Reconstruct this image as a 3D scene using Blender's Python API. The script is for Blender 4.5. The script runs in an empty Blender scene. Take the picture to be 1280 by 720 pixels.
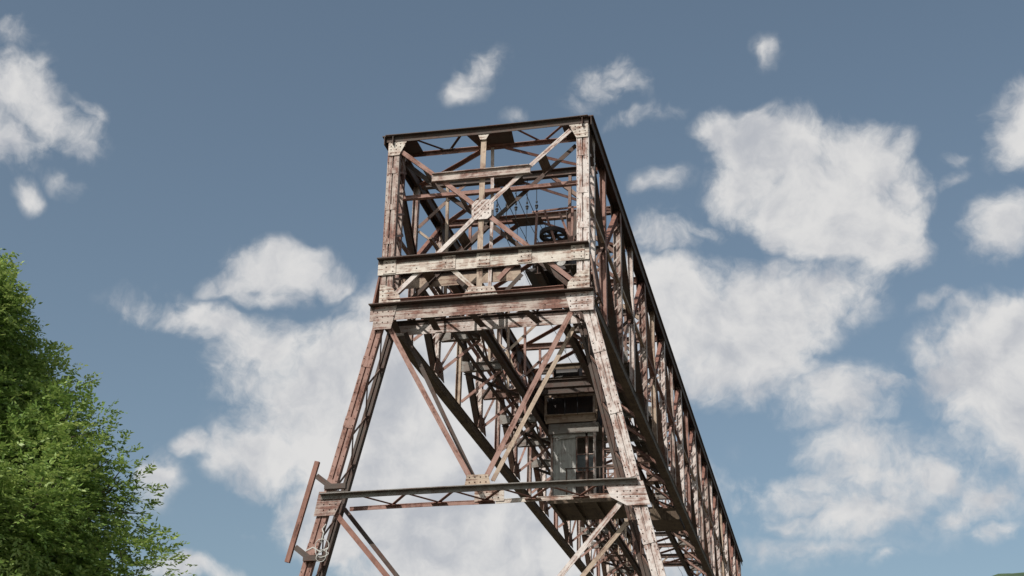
import bpy, math, random
import numpy as np
from mathutils import Vector, Matrix, Euler

random.seed(7)
sc = bpy.context.scene
COL = sc.collection
R = math.radians

# ------------------------------------------------------------------ camera
cam_d = bpy.data.cameras.new("camera"); cam_o = bpy.data.objects.new("camera", cam_d); COL.objects.link(cam_o)
cam_d.sensor_width = 36; cam_d.lens = 1777.6 / 1280 * 36
cam_d.clip_start = 0.1; cam_d.clip_end = 9000
_r = Vector((0.97529341, 0.22033337, 0.01599885)); _u = Vector((0.07452793, -0.39633915, 0.91507424)); _w = Vector((-0.20796236, 0.89127352, 0.40296795))
CAM = Vector((9.05, -35.21, 1.6))
mw = Matrix(((_r.x, _u.x, -_w.x, CAM.x), (_r.y, _u.y, -_w.y, CAM.y), (_r.z, _u.z, -_w.z, CAM.z), (0, 0, 0, 1)))
cam_o.matrix_world = mw
sc.camera = cam_o

# ------------------------------------------------------------------ light and exposure
SUN_AZ, SUN_EL = 207, 40            # azimuth clockwise from +Y (the bridge's direction)
EXPOSURE = -0.1
sc.view_settings.view_transform = 'Standard'; sc.view_settings.look = 'None'
sc.view_settings.exposure = EXPOSURE; sc.view_settings.gamma = 1
world = bpy.data.worlds.new("World"); sc.world = world; world.use_nodes = True
sun_d = bpy.data.lights.new("sun", 'SUN'); sun_d.energy = 4.6; sun_d.angle = R(0.53); sun_d.color = (1.0, 0.95, 0.88)
sun = bpy.data.objects.new("sun", sun_d); COL.objects.link(sun)
sdir = Vector((math.sin(R(SUN_AZ)) * math.cos(R(SUN_EL)), math.cos(R(SUN_AZ)) * math.cos(R(SUN_EL)), math.sin(R(SUN_EL))))
sun.rotation_euler = sdir.to_track_quat('Z', 'Y').to_euler()

nt = world.node_tree; N = nt.nodes; L = nt.links; N.clear()
def nn(t, **k):
    n = N.new(t)
    for a, b in k.items(): setattr(n, a, b)
    return n
def wmath(op, a, b=None, clamp=False):
    n = nn('ShaderNodeMath', operation=op, use_clamp=clamp)
    for i, v in enumerate((a, b)):
        if v is None: continue
        if isinstance(v, (int, float)): n.inputs[i].default_value = v
        else: L.new(v, n.inputs[i])
    return n.outputs[0]
sky = nn('ShaderNodeTexSky', sky_type='NISHITA', sun_disc=False, sun_elevation=R(SUN_EL), sun_rotation=R(SUN_AZ),
         air_density=1.0, dust_density=2.4, ozone_density=1.5)
SKY_STRENGTH = 0.114
hsv = nn('ShaderNodeHueSaturation'); hsv.inputs['Saturation'].default_value = 0.80; hsv.inputs['Value'].default_value = 1.0
L.new(sky.outputs[0], hsv.inputs['Color'])
tint = nn('ShaderNodeMix', data_type='RGBA', blend_type='MULTIPLY'); tint.inputs['Factor'].default_value = 1; tint.inputs['B'].default_value = (0.91, 1.0, 0.965, 1); L.new(hsv.outputs[0], tint.inputs['A'])
bg1 = nn('ShaderNodeBackground'); bg1.inputs[1].default_value = SKY_STRENGTH; L.new(tint.outputs['Result'], bg1.inputs[0])
# clouds: clumps at sky directions (azimuth, elevation, half width, half height, tilt, thickness; degrees)
CLOUDS = [
(-35.99,31.44,1.42,0.71,-20,0.75),(-35.32,29.50,1.93,1.61,0,1.10),(-33.30,28.48,2.10,0.90,-12,1.05),(-35.61,27.61,2.10,1.22,0,1.10),(-32.23,29.12,1.10,0.45,-20,0.60),(-34.30,25.84,0.77,0.77,0,0.75),(-32.73,26.56,1.10,0.58,-15,0.42),(-14.71,32.43,1.42,0.77,40,0.70),(-15.32,31.66,1.10,0.71,30,0.60),(-8.61,31.91,1.77,1.10,-10,0.80),(-7.34,30.62,2.00,0.52,12,0.65),(-10.11,31.21,1.16,0.64,0,0.45),(-12.71,30.51,0.77,0.39,0,0.40),(-8.04,32.44,0.84,0.84,0,0.70),(-1.33,32.80,0.84,0.84,50,0.55),(-1.27,28.88,2.71,1.68,-8,1.80),(2.34,28.10,2.32,2.00,0,1.80),(0.35,27.18,3.22,1.68,0,2.00),(1.77,25.80,2.71,1.68,0,1.90),(-0.43,26.14,1.93,1.16,0,1.20),(-3.71,29.83,1.35,0.97,0,1.10),(4.24,26.81,1.35,1.45,0,1.20),(2.83,24.61,2.00,1.22,0,1.10),(-2.42,27.54,1.93,1.61,0,1.30),(-6.51,27.95,1.42,0.71,10,0.58),(6.55,27.87,0.77,0.42,10,0.50),(-6.23,25.71,2.00,1.10,0,0.75),(-4.45,26.06,1.55,0.45,-10,0.60),(-5.48,22.42,3.38,2.64,0,1.90),(-2.22,22.60,3.22,2.32,0,1.70),(-3.36,20.59,3.06,1.93,0,1.60),(0.87,23.36,2.32,1.74,0,1.15),(-6.98,24.06,1.93,0.97,0,0.90),(0.64,18.81,2.58,1.61,0,0.95),(2.12,19.19,1.61,0.90,0,0.80),(0.80,16.94,2.71,1.29,0,0.80),(0.91,14.47,2.51,1.22,0,1.00),(-1.87,15.34,3.87,1.22,0,0.75),(-1.29,14.40,2.90,0.84,0,0.60),(4.28,15.72,2.13,1.16,-15,0.95),(5.69,14.81,1.87,1.10,20,0.85),(4.56,14.13,1.61,0.71,0,0.70),(1.82,12.58,0.64,0.39,0,0.60),(6.28,13.58,1.61,0.64,0,0.60),(9.30,28.60,1.61,2.00,0,1.50),(8.25,24.93,2.32,1.35,15,1.10),(7.37,25.51,1.29,0.52,30,0.70),(7.08,19.86,3.38,2.74,0,2.10),(5.01,19.43,1.48,1.48,0,1.40),(7.46,21.50,1.68,1.16,0,1.50),(7.20,17.26,2.58,1.61,0,1.10),(4.71,22.40,1.16,0.39,15,0.60),(-23.46,23.89,2.19,1.22,0,1.30),(-21.54,23.66,1.55,0.77,0,1.00),(-25.12,23.43,1.45,0.71,10,0.90),(-23.54,22.99,1.61,0.71,0,1.00),(-27.95,21.87,2.71,0.84,0,0.80),(-25.60,21.64,3.06,1.03,-15,1.00),(-23.64,20.53,2.58,1.87,0,1.00),(-24.53,19.42,1.93,1.10,0,0.85),(-20.07,20.13,3.55,2.32,0,1.50),(-17.75,18.17,6.45,3.87,0,2.40),(-22.94,16.63,2.64,1.68,0,1.50),(-25.88,16.85,1.10,0.64,20,0.95),(-27.36,15.37,1.16,1.55,-20,0.85),(-13.75,19.89,7.09,4.83,0,2.40),(-15.63,15.39,6.77,3.22,0,2.40),(-11.34,17.37,5.16,5.16,0,2.20),(-13.12,23.12,3.55,1.93,0,1.00),(-18.64,21.81,2.26,1.29,0,0.90),(-18.46,13.10,2.90,0.97,0,1.00),(-14.25,13.22,6.12,2.26,0,2.00),(-25.65,11.94,2.45,0.58,0,1.00),(-20.78,13.93,3.87,0.64,0,0.55),(-9.64,20.24,3.87,4.19,0,1.20),(-8.37,14.84,3.55,3.55,0,1.90),(-11.02,22.49,3.87,2.90,0,1.00),(2.89,15.74,7.09,2.90,0,0.60),(0.40,15.87,7.74,0.97,0,0.75),(-1.38,13.17,5.16,0.97,0,0.45),(-28.68,14.03,1.93,0.64,0,0.40),(6.09,26.91,1.29,0.45,40,0.45),(-4.00,24.60,2.58,0.64,0,0.50),

]
tc = nn('ShaderNodeTexCoord'); dirv = tc.outputs['Generated']
def noise(vec, scale, detail, rough, dist=0.0):
    n = nn('ShaderNodeTexNoise'); n.inputs['Scale'].default_value = scale; n.inputs['Detail'].default_value = detail
    n.inputs['Roughness'].default_value = rough; n.inputs['Distortion'].default_value = dist
    L.new(vec, n.inputs['Vector']); return n
wn = noise(dirv, 16, 4, 0.55)
sub = nn('ShaderNodeVectorMath', operation='SUBTRACT'); L.new(wn.outputs['Color'], sub.inputs[0]); sub.inputs[1].default_value = (0.5,) * 3
scl = nn('ShaderNodeVectorMath', operation='SCALE'); L.new(sub.outputs[0], scl.inputs[0]); scl.inputs['Scale'].default_value = 0.045
add = nn('ShaderNodeVectorMath', operation='ADD'); L.new(dirv, add.inputs[0]); L.new(scl.outputs[0], add.inputs[1])
wv = add.outputs[0]
acc = None
for (az, el, hw, hh, tilt, th) in CLOUDS:
    a, e = R(az), R(el)
    X = Vector((math.sin(a) * math.cos(e), math.cos(a) * math.cos(e), math.sin(e)))
    H = Vector((math.cos(a), -math.sin(a), 0)); V = H.cross(X)
    H2 = H * math.cos(R(tilt)) + V * math.sin(R(tilt)); V2 = -H * math.sin(R(tilt)) + V * math.cos(R(tilt))
    rot = Matrix((X, H2, X.cross(H2))).transposed().to_euler()
    m = nn('ShaderNodeMapping', vector_type='TEXTURE')
    m.inputs['Location'].default_value = X; m.inputs['Rotation'].default_value = rot
    m.inputs['Scale'].default_value = (0.6, math.tan(R(hw)), math.tan(R(hh)))
    if acc is None: L.new(wv, m.inputs['Vector'])
    else:                                   # evaluated one after the other, which keeps the shader small
        sq = nn('ShaderNodeVectorMath', operation='MULTIPLY_ADD'); L.new(acc, sq.inputs[0]); sq.inputs[1].default_value = (1e-6,) * 3; L.new(wv, sq.inputs[2]); L.new(sq.outputs[0], m.inputs['Vector'])
    ln = nn('ShaderNodeVectorMath', operation='LENGTH'); L.new(m.outputs[0], ln.inputs[0])
    t = wmath('SUBTRACT', 1.2, ln.outputs['Value'], True)
    t = wmath('MULTIPLY', t, th)
    acc = t if acc is None else wmath('MAXIMUM', acc, t)
# the rest of the sky, away from the photographed part, carries scattered clouds of its own
geo_dot = nn('ShaderNodeVectorMath', operation='DOT_PRODUCT'); L.new(dirv, geo_dot.inputs[0]); geo_dot.inputs[1].default_value = _w
mr = nn('ShaderNodeMapRange'); mr.inputs['From Min'].default_value = 0.90; mr.inputs['From Max'].default_value = 0.82
L.new(geo_dot.outputs['Value'], mr.inputs['Value'])
sc_n = noise(dirv, 3.2, 5, 0.5)
other = wmath('MULTIPLY', wmath('MULTIPLY', wmath('SUBTRACT', sc_n.outputs['Fac'], 0.44, True), 5.0), mr.outputs[0])
acc = wmath('MAXIMUM', acc, other)
f1 = noise(wv, 20, 8, 0.6, 0.2)
f2 = noise(wv, 70, 6, 0.6, 0.2)
fb = wmath('ADD', wmath('MULTIPLY', wmath('SUBTRACT', f1.outputs['Fac'], 0.5), 2.4), wmath('MULTIPLY', wmath('SUBTRACT', f2.outputs['Fac'], 0.5), 0.95))
dens0 = wmath('ADD', acc, fb)
gate = wmath('MULTIPLY', wmath('SUBTRACT', acc, 0.03), 2.2, True)
dm = nn('ShaderNodeMapRange', interpolation_type='SMOOTHSTEP'); dm.inputs['From Min'].default_value = 0.02; dm.inputs['From Max'].default_value = 1.15
L.new(dens0, dm.inputs['Value'])
dens = wmath('MULTIPLY', dm.outputs[0], gate)
dens = wmath('MULTIPLY', dens, 0.95)
# cloud body: brighter billows and greyer bases
s1 = noise(wv, 15, 7, 0.58)
offs = nn('ShaderNodeVectorMath', operation='ADD'); L.new(wv, offs.inputs[0]); offs.inputs[1].default_value = (-0.010, -0.004, 0.016)
s2 = noise(offs.outputs[0], 15, 7, 0.58)                # the same billows a step towards the sun
rel = wmath('MULTIPLY', wmath('SUBTRACT', s1.outputs['Fac'], s2.outputs['Fac']), 2.5)
thick = wmath('MULTIPLY', wmath('SUBTRACT', acc, 0.55), -0.12)
sh_ = wmath('ADD', wmath('ADD', rel, 0.70), thick)
shade = nn('ShaderNodeMapRange', interpolation_type='SMOOTHSTEP'); L.new(sh_, shade.inputs['Value'])
cm = nn('ShaderNodeMix', data_type='RGBA'); cm.inputs['A'].default_value = (0.53, 0.55, 0.595, 1); cm.inputs['B'].default_value = (0.83, 0.82, 0.81, 1)
L.new(shade.outputs[0], cm.inputs['Factor'])
bg2 = nn('ShaderNodeBackground'); bg2.inputs[1].default_value = 0.97; L.new(cm.outputs['Result'], bg2.inputs[0])
mx = nn('ShaderNodeMixShader'); L.new(dens, mx.inputs[0]); L.new(bg1.outputs[0], mx.inputs[1]); L.new(bg2.outputs[0], mx.inputs[2])
wo = nn('ShaderNodeOutputWorld'); L.new(mx.outputs[0], wo.inputs[0])
world.cycles.sampling_method = 'MANUAL'; world.cycles.sample_map_resolution = 512

# ------------------------------------------------------------------ materials
def new_mat(name):
    m = bpy.data.materials.new(name); m.use_nodes = True
    t = m.node_tree; t.nodes.clear()
    o = t.nodes.new('ShaderNodeOutputMaterial'); b = t.nodes.new('ShaderNodeBsdfPrincipled')
    t.links.new(b.outputs[0], o.inputs[0]); return m, t, b, o
def steel(name, paint, rust, thr=0.5, rough=0.72, rust2=None, chalk=0.0):
    """old paint over rusting steel: streaks along the member, patches and specks"""
    m, t, b, o = new_mat(name)
    def add(ty, **k):
        n = t.nodes.new(ty)
        for a, v in k.items(): setattr(n, a, v)
        return n
    def ma(op, a, c, clamp=False):
        n = add('ShaderNodeMath', operation=op, use_clamp=clamp)
        for i, v in enumerate((a, c)):
            if isinstance(v, (int, float)): n.inputs[i].default_value = v
            else: t.links.new(v, n.inputs[i])
        return n.outputs[0]
    def noi(vec, s, d, r):
        n = add('ShaderNodeTexNoise'); n.inputs['Scale'].default_value = s; n.inputs['Detail'].default_value = d; n.inputs['Roughness'].default_value = r
        t.links.new(vec, n.inputs['Vector']); return n.outputs['Fac']
    uv = add('ShaderNodeTexCoord'); mp = add('ShaderNodeMapping'); mp.inputs['Scale'].default_value = (0.32, 5.5, 1)
    t.links.new(uv.outputs['UV'], mp.inputs['Vector'])
    g = add('ShaderNodeNewGeometry')
    st = noi(mp.outputs[0], 3.2, 6, 0.7); pa = noi(g.outputs['Position'], 1.3, 7, 0.66); fi = noi(g.outputs['Position'], 11, 5, 0.7)
    s = ma('ADD', ma('ADD', ma('MULTIPLY', st, 0.54), ma('MULTIPLY', pa, 0.42)), ma('MULTIPLY', fi, 0.08))
    mr = add('ShaderNodeMapRange', interpolation_type='SMOOTHSTEP'); mr.inputs['From Min'].default_value = thr - 0.02; mr.inputs['From Max'].default_value = thr + 0.09
    t.links.new(s, mr.inputs['Value'])
    rr = add('ShaderNodeMix', data_type='RGBA'); rr.inputs['A'].default_value = (*rust, 1); rr.inputs['B'].default_value = (*(rust2 or [c * 0.45 for c in rust]), 1)
    mr2 = add('ShaderNodeMapRange'); mr2.inputs['From Min'].default_value = 0.4; mr2.inputs['From Max'].default_value = 0.62; t.links.new(fi, mr2.inputs['Value'])
    t.links.new(mr2.outputs[0], rr.inputs['Factor'])
    pp = add('ShaderNodeMix', data_type='RGBA'); pp.inputs['A'].default_value = (*[c * 0.72 for c in paint], 1); pp.inputs['B'].default_value = (*[min(1, c * 1.18) for c in paint], 1)
    mr3 = add('ShaderNodeMapRange'); mr3.inputs['From Min'].default_value = 0.36; mr3.inputs['From Max'].default_value = 0.64; t.links.new(st, mr3.inputs['Value'])
    t.links.new(mr3.outputs[0], pp.inputs['Factor'])
    me_ = noi(g.outputs['Position'], 3.1, 8, 0.62)
    mr4 = add('ShaderNodeMapRange', interpolation_type='SMOOTHSTEP'); mr4.inputs['From Min'].default_value = 0.50; mr4.inputs['From Max'].default_value = 0.60; t.links.new(me_, mr4.inputs['Value'])
    st2 = add('ShaderNodeMix', data_type='RGBA'); st2.inputs['B'].default_value = (*[p * .38 + r_ * .55 for p, r_ in zip(paint, rust)], 1)
    fm = ma('MULTIPLY', mr4.outputs[0], 0.7); t.links.new(fm, st2.inputs['Factor']); t.links.new(pp.outputs['Result'], st2.inputs['A'])
    mix = add('ShaderNodeMix', data_type='RGBA'); t.links.new(mr.outputs[0], mix.inputs['Factor'])
    t.links.new(st2.outputs['Result'], mix.inputs['A']); t.links.new(rr.outputs['Result'], mix.inputs['B'])
    t.links.new(mix.outputs['Result'], b.inputs['Base Color'])
    b.inputs['Roughness'].default_value = rough; b.inputs['Specular IOR Level'].default_value = 0.32
    bu = add('ShaderNodeBump'); bu.inputs['Strength'].default_value = 0.35; bu.inputs['Distance'].default_value = 0.01
    t.links.new(s, bu.inputs['Height']); t.links.new(bu.outputs[0], b.inputs['Normal'])
    return m
M = {}
M['pale'] = steel('weathered_pale_paint', (0.65, 0.59, 0.555), (0.27, 0.14, 0.105), 0.515)
M['cream'] = steel('cream_paint', (0.63, 0.575, 0.51), (0.25, 0.13, 0.09), 0.515)
M['tan'] = steel('ochre_stained_paint', (0.44, 0.345, 0.265), (0.17, 0.085, 0.06), 0.53)
M['mottled'] = steel('flaking_paint_over_rust', (0.48, 0.41, 0.365), (0.22, 0.105, 0.08), 0.485)
M['pink'] = steel('faded_red_lead', (0.34, 0.205, 0.17), (0.20, 0.09, 0.065), 0.51)
M['red'] = steel('red_rust', (0.25, 0.125, 0.095), (0.12, 0.05, 0.035), 0.55)
M['dark'] = steel('dark_rusted_shaded_steel', (0.085, 0.066, 0.056), (0.10, 0.048, 0.034), 0.52)  # rusted steel, also carrying the shade of flanges and rear members in its colour
M['brown'] = steel('brown_rusted_steel', (0.24, 0.165, 0.135), (0.16, 0.07, 0.05), 0.51)
M['olive'] = steel('olive_grimy_steel', (0.125, 0.09, 0.06), (0.07, 0.042, 0.028), 0.51)
M['grey'] = steel('grey_steel', (0.24, 0.225, 0.205), (0.14, 0.08, 0.06), 0.54)
M['cabgrey'] = steel('grey_sheet_metal', (0.44, 0.44, 0.42), (0.2, 0.14, 0.11), 0.555)
M['rivet'] = steel('rusty_rivets', (0.10, 0.055, 0.04), (0.06, 0.03, 0.025), 0.5)
M['black'] = steel('greasy_black_steel', (0.022, 0.018, 0.018), (0.05, 0.025, 0.02), 0.56, 0.5)
M['wood'] = steel('weathered_planks', (0.075, 0.062, 0.048), (0.035, 0.028, 0.022), 0.52, 0.9)
def plain(name, col, rough=0.6, **k):
    m, t, b, o = new_mat(name); b.inputs['Base Color'].default_value = (*col, 1); b.inputs['Roughness'].default_value = rough
    n = t.nodes.new('ShaderNodeTexNoise'); n.inputs['Scale'].default_value = 8; mr = t.nodes.new('ShaderNodeMapRange')
    mr.inputs['To Min'].default_value = max(0, rough - 0.12); mr.inputs['To Max'].default_value = min(1, rough + 0.12)
    t.links.new(n.outputs['Fac'], mr.inputs['Value']); t.links.new(mr.outputs[0], b.inputs['Roughness'])
    for a, v in k.items(): b.inputs[a].default_value = v
    return m
M['rope'] = plain('white_rope', (0.5, 0.49, 0.46), 0.8)
M['glass'] = plain('dusty_cab_glass', (0.03, 0.035, 0.035), 0.15)
M['wire'] = plain('copper_black_wire', (0.02, 0.02, 0.022), 0.5)

# ------------------------------------------------------------------ mesh helpers
class MB:
    def __init__(s): s.v = []; s.f = []; s.uv = []; s.m = []
    def _quad(s, idx, uvs, mi=0): s.f.append(idx); s.uv.extend(uvs); s.m.append(mi)
    def bar(s, A, B, up, rects, seg=1, bow=(0, 0), mi=0, cut=(0, 0)):
        """run one or more rectangular strips (side, up, width, height) from A to B"""
        A = Vector(A); B = Vector(B); ax = B - A; ln = ax.length
        if ln < 1e-6: return s
        ax /= ln; up = Vector(up); side = ax.cross(up)
        if side.length < 1e-4: side = ax.cross(Vector((1, 0, 0)))
        side.normalize(); up = side.cross(ax)
        for (ox, oy, w, h) in rects:
            r0 = random.uniform(0, 400); r1 = random.uniform(0, 400); base = len(s.v)
            cs = [(-w / 2, -h / 2), (w / 2, -h / 2), (w / 2, h / 2), (-w / 2, h / 2)]
            per = [0, w, w + h, 2 * w + h, 2 * w + 2 * h]
            for k in range(seg + 1):
                tt = k / seg; c = A + ax * (ln * tt) + (side * bow[0] + up * bow[1]) * math.sin(math.pi * tt)
                for (cx, cy) in cs:
                    cc = ax * ((cut[0] * (1 - tt) + cut[1] * tt) * (ox + cx))
                    s.v.append(c + side * (ox + cx) + up * (oy + cy) + cc)
            for k in range(seg):
                a = base + 4 * k
                for j in range(4):
                    j2 = (j + 1) % 4; u0 = ln * k / seg + r0; u1 = ln * (k + 1) / seg + r0
                    s._quad((a + j, a + j2, a + 4 + j2, a + 4 + j), [(u0, per[j] + r1), (u0, per[j + 1] + r1), (u1, per[j + 1] + r1), (u1, per[j] + r1)], mi)
            q = [(r0, r1), (r0, r1 + w), (r0 + h, r1 + w), (r0 + h, r1)]
            s._quad((base + 3, base + 2, base + 1, base), q, mi)
            e = base + 4 * seg; s._quad((e, e + 1, e + 2, e + 3), q, mi)
        return s
    def box(s, c, size, mi=0, rz=0.0):
        c = Vector(c); d = Vector((math.sin(rz) * -1, math.cos(rz), 0)) * (size[1] / 2)
        return s.bar(c - d, c + d, (0, 0, 1), [(0, 0, size[0], size[2])], mi=mi)
    def prism(s, pts, n, t, mi=0):
        """flat plate with outline pts, thickness t along n"""
        n = Vector(n).normalized(); b = len(s.v); k = len(pts); r = random.uniform(0, 300)
        P = [Vector(p) for p in pts]
        e1 = (P[1] - P[0]).normalized(); e2 = n.cross(e1)
        uvs = [((p - P[0]).dot(e1) + r, (p - P[0]).dot(e2) + r) for p in P]
        s.v += [p - n * t / 2 for p in P] + [p + n * t / 2 for p in P]
        nrm = sum(((P[i].cross(P[(i + 1) % k])) for i in range(k)), Vector((0, 0, 0)))
        fl = nrm.dot(n) < 0
        top = tuple(b + k + i for i in range(k)); bot = tuple(b + i for i in reversed(range(k)))
        if fl: top = top[::-1]; bot = bot[::-1]; s._quad(top, uvs[::-1], mi); s._quad(bot, uvs, mi)
        else: s._quad(top, uvs, mi); s._quad(bot, uvs[::-1], mi)
        for i in range(k):
            j = (i + 1) % k; q = (b + i, b + j, b + k + j, b + k + i)
            if fl: q = q[::-1]
            s._quad(q, [uvs[i], uvs[j], uvs[j], uvs[i]], mi)
        return s
    def disc(s, c, n, r, h, seg=6, mi=0, r2=None):
        c = Vector(c); n = Vector(n).normalized(); a = n.orthogonal().normalized(); bb = n.cross(a); b = len(s.v); r2 = r if r2 is None else r2
        for z, q in ((0, r), (h, r2)):
            for i in range(seg):
                t = 2 * math.pi * i / seg; s.v.append(c + n * z + (a * math.cos(t) + bb * math.sin(t)) * q)
        z = random.uniform(0, 200); per = 2 * math.pi * r / seg
        s._quad(tuple(b + seg + i for i in range(seg)), [(z + math.cos(6.28 * i / seg) * r, z + math.sin(6.28 * i / seg) * r) for i in range(seg)], mi)
        s._quad(tuple(b + i for i in reversed(range(seg))), [(z, z)] * seg, mi)
        for i in range(seg):
            j = (i + 1) % seg; s._quad((b + i, b + j, b + seg + j, b + seg + i), [(z + i * per, z), (z + (i + 1) * per, z), (z + (i + 1) * per, z + h), (z + i * per, z + h)], mi)
        return s
    def tube(s, pts, r, seg=6, mi=0):
        pts = [Vector(p) for p in pts]; b = len(s.v); n = len(pts)
        for k, p in enumerate(pts):
            d = (pts[min(k + 1, n - 1)] - pts[max(k - 1, 0)]).normalized(); a = d.cross(Vector((0.13, 0.31, 0.94))).normalized(); c = d.cross(a)
            rr = r[k] if isinstance(r, (list, tuple)) else r
            for i in range(seg):
                t = 2 * math.pi * i / seg; s.v.append(p + (a * math.cos(t) + c * math.sin(t)) * rr)
        z = random.uniform(0, 100)
        for k in range(n - 1):
            for i in range(seg):
                j = (i + 1) % seg; o = b + k * seg
                s._quad((o + i, o + j, o + seg + j, o + seg + i), [(z + k, z + i * .1), (z + k, z + i * .1 + .1), (z + k + 1, z + i * .1 + .1), (z + k + 1, z + i * .1)], mi)
        s._quad(tuple(b + i for i in reversed(range(seg))), [(z, z)] * seg, mi); e = b + (n - 1) * seg
        s._quad(tuple(e + i for i in range(seg)), [(z, z)] * seg, mi)
        return s
    def lace(s, A0, A1, B0, B1, n, w=0.06, t=0.012, mi=0, nrm=None, straight=False):
        """zigzag flat bars between line A and line B"""
        A0, A1, B0, B1 = map(Vector, (A0, A1, B0, B1)); up = nrm or (A1 - A0).cross(B0 - A0)
        for k in range(n):
            a = A0.lerp(A1, k / n); a2 = A0.lerp(A1, (k + 1) / n); b = B0.lerp(B1, (k + .5) / n)
            if k % 1 == 0: s.bar(a, b, up, [(0, 0, w, t)], mi=mi); s.bar(b, a2, up, [(0, t, w, t)], mi=mi)
        return s
    def rivets(s, o, e1, e2, n, nu, nv, du, dv, r=0.021, h=0.014, mi=1):
        o = Vector(o); e1 = Vector(e1).normalized(); e2 = Vector(e2).normalized()
        for i in range(nu):
            for j in range(nv):
                s.disc(o + e1 * ((i - (nu - 1) / 2) * du) + e2 * ((j - (nv - 1) / 2) * dv), n, r, h, 6, mi, r * .6)
        return s
    def build(s, name, mat, parent=None, smooth=False):
        me = bpy.data.meshes.new(name); me.from_pydata([tuple(v) for v in s.v], [], s.f)
        ul = me.uv_layers.new(name='UVMap'); ul.data.foreach_set('uv', np.array(s.uv, dtype=np.float32).ravel())
        mats = mat if isinstance(mat, (list, tuple)) else [mat, 'rivet']
        for q in (mats if len(mats) > 0 else ['dark']): me.materials.append(M[q])
        me.polygons.foreach_set('material_index', np.array(s.m, dtype=np.int32))
        if smooth: me.polygons.foreach_set('use_smooth', [True] * len(me.polygons))
        me.update(); o = bpy.data.objects.new(name, me); COL.objects.link(o)
        if parent: o.parent = parent
        return o
def empty(name, loc=(0, 0, 0)):
    o = bpy.data.objects.new(name, None); o.location = loc; COL.objects.link(o); o.empty_display_size = 0.5; return o
def tag(o, label=None, cat=None, group=None, kind=None):
    if label: o['label'] = label
    if cat: o['category'] = cat
    if group: o['group'] = group
    if kind: o['kind'] = kind
    return o

def SI(w, h, t=0.02): return [(0, h / 2 - t / 2, w, t), (0, -h / 2 + t / 2, w, t), (0, 0, t, h - 2 * t)]      # web along up
def SH(w, h, t=0.02): return [(w / 2 - t / 2, 0, t, h), (-w / 2 + t / 2, 0, t, h), (0, 0, w - 2 * t, t)]      # flanges at the sides
def SL(w, h, t=0.016): return [(0, -h / 2 + t / 2, w, t), (w / 2 - t / 2, t / 2, t, h - t)]                    # angle
def ST(w, h, slot, t=0.02):                                                                                 # two channels with a slot between
    q = (w - slot) / 4; c = slot / 2 + q
    out = []
    for sg in (-1, 1): out += [(sg * c, h / 2 - t / 2, 2 * q, t), (sg * (slot / 2 + t / 2), -t / 2, t, h - t), (sg * (w / 2 - t / 2), -t / 2, t, h - t)]
    return out + [(0, h / 2 - t * 2.6, slot + .02, t * .6)]

# ------------------------------------------------------------------ the ground and the hill
def grid_sheet(name, x0, x1, y0, y1, nx, ny, hf, mat, kind='structure'):
    xs = np.linspace(x0, x1, nx); ys = np.linspace(y0, y1, ny); v = [(float(x), float(y), hf(float(x), float(y))) for y in ys for x in xs]
    f = [(j * nx + i, j * nx + i + 1, (j + 1) * nx + i + 1, (j + 1) * nx + i) for j in range(ny - 1) for i in range(nx - 1)]
    me = bpy.data.meshes.new(name); me.from_pydata(v, [], f); me.materials.append(mat); me.polygons.foreach_set('use_smooth', [True] * len(f)); me.update()
    o = bpy.data.objects.new(name, me); COL.objects.link(o); tag(o, kind=kind); return o
def ground_mat(name, a, b, c, s1, s2, disp=0.3):
    m, t, bs, o = new_mat(name); g = t.nodes.new('ShaderNodeNewGeometry')
    def noi(s, d): n = t.nodes.new('ShaderNodeTexNoise'); n.inputs['Scale'].default_value = s; n.inputs['Detail'].default_value = d; n.inputs['Roughness'].default_value = .65; t.links.new(g.outputs['Position'], n.inputs['Vector']); return n
    n1, n2 = noi(s1, 6), noi(s2, 8)
    def rng(n, lo, hi): r = t.nodes.new('ShaderNodeMapRange'); r.inputs['From Min'].default_value = lo; r.inputs['From Max'].default_value = hi; t.links.new(n.outputs['Fac'], r.inputs['Value']); return r.outputs[0]
    m1 = t.nodes.new('ShaderNodeMix'); m1.data_type = 'RGBA'; m1.inputs['A'].default_value = (*a, 1); m1.inputs['B'].default_value = (*b, 1); t.links.new(rng(n1, .42, .6), m1.inputs['Factor'])
    m2 = t.nodes.new('ShaderNodeMix'); m2.data_type = 'RGBA'; m2.inputs['B'].default_value = (*c, 1); t.links.new(m1.outputs['Result'], m2.inputs['A']); t.links.new(rng(n2, .45, .65), m2.inputs['Factor'])
    t.links.new(m2.outputs['Result'], bs.inputs['Base Color']); bs.inputs['Roughness'].default_value = 0.95
    bu = t.nodes.new('ShaderNodeBump'); bu.inputs['Strength'].default_value = disp; bu.inputs['Distance'].default_value = 0.2; t.links.new(n2.outputs['Fac'], bu.inputs['Height']); t.links.new(bu.outputs[0], bs.inputs['Normal'])
    return m
mg = ground_mat('grass_and_cinders', (0.10, 0.085, 0.06), (0.15, 0.125, 0.10), (0.055, 0.06, 0.03), 0.15, 3.0)
grid_sheet('ground', -3500, 3500, -3500, 3500, 60, 60, lambda x, y: 0.0, mg)
mh = ground_mat('wooded_hillside', (0.045, 0.08, 0.03), (0.07, 0.105, 0.04), (0.03, 0.055, 0.028), 0.012, 0.12, 1.0)
def hill_h(x, y):
    # a wooded ridge beyond the works, its crest climbing to the right
    crest = 176.5 + 0.13 * (x - 95) if x > 60 else 171 - 0.45 * (60 - x)
    crest = min(max(crest, 30), 240) + 1.0 * math.sin(x * .11) + .7 * math.sin(x * .27 + 1)
    d = abs(y - 800) / 330
    return max(-1.0, crest * max(0, 1 - d * d) ** 1.3 - 1 + 0.5 * math.sin(x * .31 + y * .23))
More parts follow.
